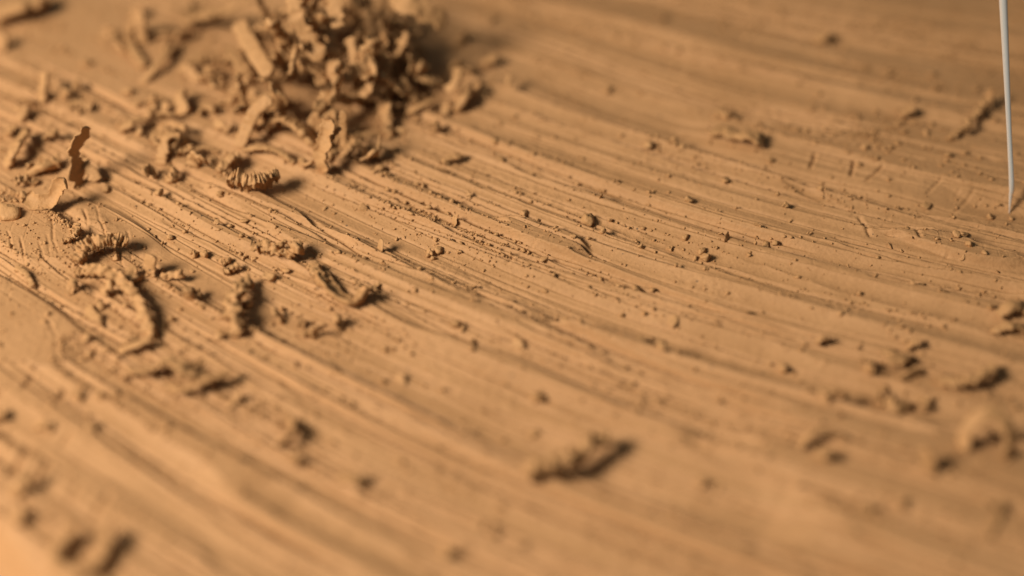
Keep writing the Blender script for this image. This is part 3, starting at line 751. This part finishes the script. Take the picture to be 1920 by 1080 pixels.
NAMED_CRUMBS = [
    (10, 405, 34, 'rounded clay pebble at the left edge on the scratched skin'), (42, 368, 20, 'small pale crumb behind the trough-like chip'),
    (331, 276, 27, 'round clay pellet beside the serrated tilted strip'), (318, 306, 20, 'blunt crumb just in front of the round pellet'),
    (198, 355, 17, 'dark little crumb between the dark flake and the pleated curl'), (322, 342, 24, 'rough crumb on the groove crest left of the pleated curl'),
    (300, 370, 22, 'knobbly crumb in front of the trough of grooves left of the pleated curl'), (316, 443, 14, 'orange-brown crumb at the corner of the small skin patch'),
    (1105, 412, 26, 'rough cavernous clay crumb sitting on the sharp central grooves'), (985, 402, 26, 'pale pointed crumb chip left of the cavernous crumb'),
    (1008, 412, 17, 'thin clay flake standing between the pointed crumb and the cavernous crumb'), (1325, 477, 25, 'smooth egg-shaped crumb on the sharp grooves right of centre'),
    (1362, 452, 17, 'crumb just behind the egg-shaped crumb'), (1145, 412, 12, 'dark flat crumb right of the cavernous crumb'),
    (805, 468, 22, 'broken crumb on the torn patch in the centre'), (822, 460, 14, 'small crumb touching the broken crumb on the torn patch'),
    (715, 466, 17, 'crumb at the end of the curved score lines'), (1020, 484, 17, 'dark hollow crumb below the pale skin patch'),
    (1076, 452, 13, 'crumb at the tip of the pale skin patch'), (1200, 465, 14, 'little crumb beside the double score line'),
    (1195, 535, 24, 'sprig-like crumb cluster standing below the egg-shaped crumb'), (1158, 530, 15, 'round crumb left of the sprig-like cluster'),
    (1165, 574, 15, 'dark crumb below the sprig-like cluster'), (960, 553, 13, 'single dark crumb alone on a smooth strip in the centre'),
    (972, 640, 24, 'dark blurred crumb under the centre'), (885, 634, 17, 'smaller dark crumb left of the blurred crumb under the centre'),
    (1010, 741, 30, 'big round blurred crumb with a dark right side'), (752, 702, 19, 'blurred crumb in the lower middle grooves'),
    (1240, 660, 24, 'blurred crumb group right of the lower middle'), (1320, 893, 24, 'blurred crumb right of the large twisted shaving'),
    (1625, 958, 30, 'left one of two dark blurred crumbs at the lower right'), (1690, 948, 38, 'right one of two dark blurred crumbs at the lower right'),
    (1850, 950, 30, 'faint blurred crumb below the ring-shaped curl'), (838, 1022, 34, 'soft blurred crumb at the bottom middle'),
    (162, 642, 28, 'blurred crumb left of the arched shaving'), (572, 622, 24, 'dark blurred crumb between the knobbly row and the cup-shaped shaving'),
    (508, 600, 15, 'small dark crumb beside the knobbly row'), (1730, 527, 30, 'cracked crumb in the right grooves of the sharp band'),
    (1815, 465, 22, 'dark crumb below the needle, on a crest'), (1905, 455, 18, 'crumb on the crest at the right edge below the needle'),
    (1700, 425, 18, 'split crumb standing upright left of the needle tip'), (1505, 562, 20, 'oblong crumb at the end of a score line on the right'),
    (1470, 672, 22, 'soft blurred crumb on the right grooves'), (1215, 275, 20, 'blurred crumb on the far central grooves'),
    (1445, 298, 18, 'pale crumb in front of the pale far lump'), (1360, 342, 18, 'pale crumb on a far crest right of centre'),
    (1245, 38, 24, 'blurred crumb far away at the top'), (830, 322, 16, 'dark crumb right of the heap foot'), (935, 300, 18, 'blurred crumb on the far grooves right of the heap'),
    (1290, 378, 20, 'flaky crumb on the double crest right of centre'), (715, 318, 18, 'black-shadowed crumb at the right foot of the heap'),
]
for px_, py_, sz, lab in NAMED_CRUMBS:
    crumb(px_, py_, sz, lab)
# the many alike small crumbs, by the stretch of clay they lie on
ZONES = [((0, 1920, 330, 560), 108, (7, 19), 'small plain crumb on the sharply focused band of grooves', 'small crumbs of the sharp band'),
         ((0, 1920, 560, 760), 60, (9, 21), 'small blurred crumb on the grooves just below the sharp band', 'small crumbs below the sharp band'),
         ((0, 1920, 760, 1070), 24, (10, 24), 'soft blurred crumb on the near grooves along the bottom', 'crumbs of the near grooves'),
         ((900, 1860, 20, 330), 40, (8, 18), 'small blurred crumb on the far grooves right of the heap', 'crumbs of the far right grooves'),
         ((0, 420, 20, 330), 24, (10, 20), 'small blurred crumb on the far clay left of the heap', 'crumbs left of the heap')]
ZONE_CLUSTERS = [(gc.uniform(0, 1920), gc.uniform(330, 760)) for _ in range(26)]
for (x0, x1, y0, y1), cnt, (s0, s1), lab, grp in ZONES:
    for k in range(cnt):
        for _ in range(20):
            px_ = gc.uniform(x0, x1); py_ = gc.uniform(y0, y1)
            if gc.random() < .45:
                c = ZONE_CLUSTERS[int(gc.integers(0, len(ZONE_CLUSTERS)))]
                px_, py_ = c[0] + gc.normal(0, 40), c[1] + gc.normal(0, 14)
            if x0 <= px_ <= x1 and y0 <= py_ <= y1: break
        else:
            continue
        third = ''
        if x1 - x0 > 1500:
            third = ' in the left third' if px_ < 640 else (' in the middle third' if px_ < 1280 else ' in the right third')
        crumb(px_, py_, s0 + (s1 - s0) * gc.random() ** 1.6, lab + third, grp)

# the dust of tiny grains nobody could count, thickest along the crests
def grains():
    g = np.random.default_rng(77)
    inner = (slice(30, -30), slice(24, -24))
    X, Y, Z, Cr = GX[inner], GY[inner], GZ[inner], GCREST[inner]
    r, w = to_rw(X, Y)
    patch = sstep(-.1, .7, vnoise2(r * .10 + 3, w * .45, 91)) 
    p = (Cr * (.3 + patch) * 1.6 + .02 + .12 * patch ** 2)
    # even density on the ground: weight by cell area
    ar = np.gradient(X, axis=1) ** 2 + np.gradient(Y, axis=1) ** 2
    ac = np.gradient(X, axis=0) ** 2 + np.gradient(Y, axis=0) ** 2
    p = p * np.sqrt(ar * ac)
    # at the slab's arris nothing lies
    p = np.where(Z < -1.5 * MM, 0, p)
    p = (p / p.sum()).ravel()
    n = 52000
    ids = g.choice(p.size, n, p=p)
    base = np.array([(1, 0, 0), (-.5, .87, 0), (-.5, -.87, 0), (.3, .2, .95), (-.35, .1, .8), (.1, -.4, .7), (0, 0, -.5)])
    F = np.array([(0, 1, 3), (1, 4, 3), (1, 2, 4), (2, 5, 4), (2, 0, 5), (0, 3, 5), (3, 4, 5), (1, 0, 6), (2, 1, 6), (0, 2, 6)])
    sz = np.clip(np.exp(g.normal(math.log(.046), .58, n)), .018, .22) * MM
    a = g.uniform(0, 2 * math.pi, n)
    jit = base[None] * g.uniform(.6, 1.4, (n, 7, 3))
    x = jit[..., 0] * np.cos(a)[:, None] - jit[..., 1] * np.sin(a)[:, None]
    y = jit[..., 0] * np.sin(a)[:, None] + jit[..., 1] * np.cos(a)[:, None]
    st = g.uniform(.7, 1.7, n)[:, None]
    cx = X.ravel()[ids] + g.normal(0, .04, n) * MM; cy = Y.ravel()[ids] + g.normal(0, .04, n) * MM
    cz = Z.ravel()[ids]
    V = np.stack([cx[:, None] + x * st * sz[:, None], cy[:, None] + y * sz[:, None], cz[:, None] + (jit[..., 2] + .15) * sz[:, None]], -1).reshape(-1, 3)
    T = (F[None] + (np.arange(n) * 7)[:, None, None]).reshape(-1, 3)
    me = mesh_np('clay_dust', V, None, T, smooth=False)
    o = add('clay_dust', me, M_CLAY, kind='stuff')
    o['label'] = 'fine clay grains dusted along the groove crests'
    o['category'] = 'crumbs'
grains()

# ------------------------------------------------------------------ the needle
def needle():
    tip = px_point(1898, 378, 0.0)
    tip[2] = h_at(tip[0], tip[1]) - 0.05 * MM
    # upright, slightly bent steel point; radii in mm at heights up its length
    sc = px_size(1898, 388)
    def at(px, py, h):
        return px_point(px, py, h)
    A = at(1897, 346, 1.0); B_ = at(1883, 40, 10.4)
    ctr = [tip, tip * .4 + A * .6] + [A + (B_ - A) * t for t in (0, .3, .65, 1, 1.3, 2.0, 3.2)]
    rad = [.8, 3.6, 5.2, 4.8, 5.8, 7.2, 8.2, 9.0, 9.0]
    C = catmull(ctr, 90)
    rr = np.interp(np.linspace(0, len(ctr) - 1, 90), range(len(ctr)), rad) * sc
    T = np.gradient(C, axis=0); T /= np.linalg.norm(T, axis=1)[:, None]
    S = np.cross(T, (0, 1.0, 0)); S /= np.linalg.norm(S, axis=1)[:, None]; B = np.cross(S, T)
    K = 20; th = np.linspace(0, 2 * math.pi, K, endpoint=False)
    V = C[:, None] + (S[:, None] * np.cos(th)[None, :, None] + B[:, None] * np.sin(th)[None, :, None]) * rr[:, None, None]
    idx = np.arange(90 * K).reshape(90, K); nx = np.roll(idx, -1, 1)
    quads = np.stack([idx[:-1], idx[1:], nx[1:], nx[:-1]], -1).reshape(-1, 4)
    V = np.vstack([V.reshape(-1, 3), C[0] - T[0] * rr[0], C[-1]])
    tris = [(90 * K, idx[0, k], nx[0, k]) for k in range(K)] + [(90 * K + 1, nx[-1, k], idx[-1, k]) for k in range(K)]
    root = bpy.data.objects.new('sculpting_needle', None); COL.objects.link(root); root.location = tip
    root.empty_display_size = 0.002
    root['label'] = 'bright steel needle standing point down on the clay at the right'; root['category'] = 'needle'
    V = V - tip
    cut = 26                                   # where the ground point meets the shaft
    def piece(name, i0, i1, cap):
        vv = V[idx[i0:i1 + 1]].reshape(-1, 3); n = i1 - i0 + 1
        ii = np.arange(n * K).reshape(n, K); jj = np.roll(ii, -1, 1)
        qq = np.stack([ii[:-1], ii[1:], jj[1:], jj[:-1]], -1).reshape(-1, 4)
        vv = np.vstack([vv, V[90 * K] if cap == 0 else V[90 * K + 1]])
        tt = [(n * K, ii[0, k], jj[0, k]) for k in range(K)] if cap == 0 else [(n * K, jj[-1, k], ii[-1, k]) for k in range(K)]
        add(name, mesh_np(name, vv, qq, tt), M_STEEL, parent=root)
    piece('point', 0, cut, 0)
    piece('shaft', cut, 89, 1)
needle()
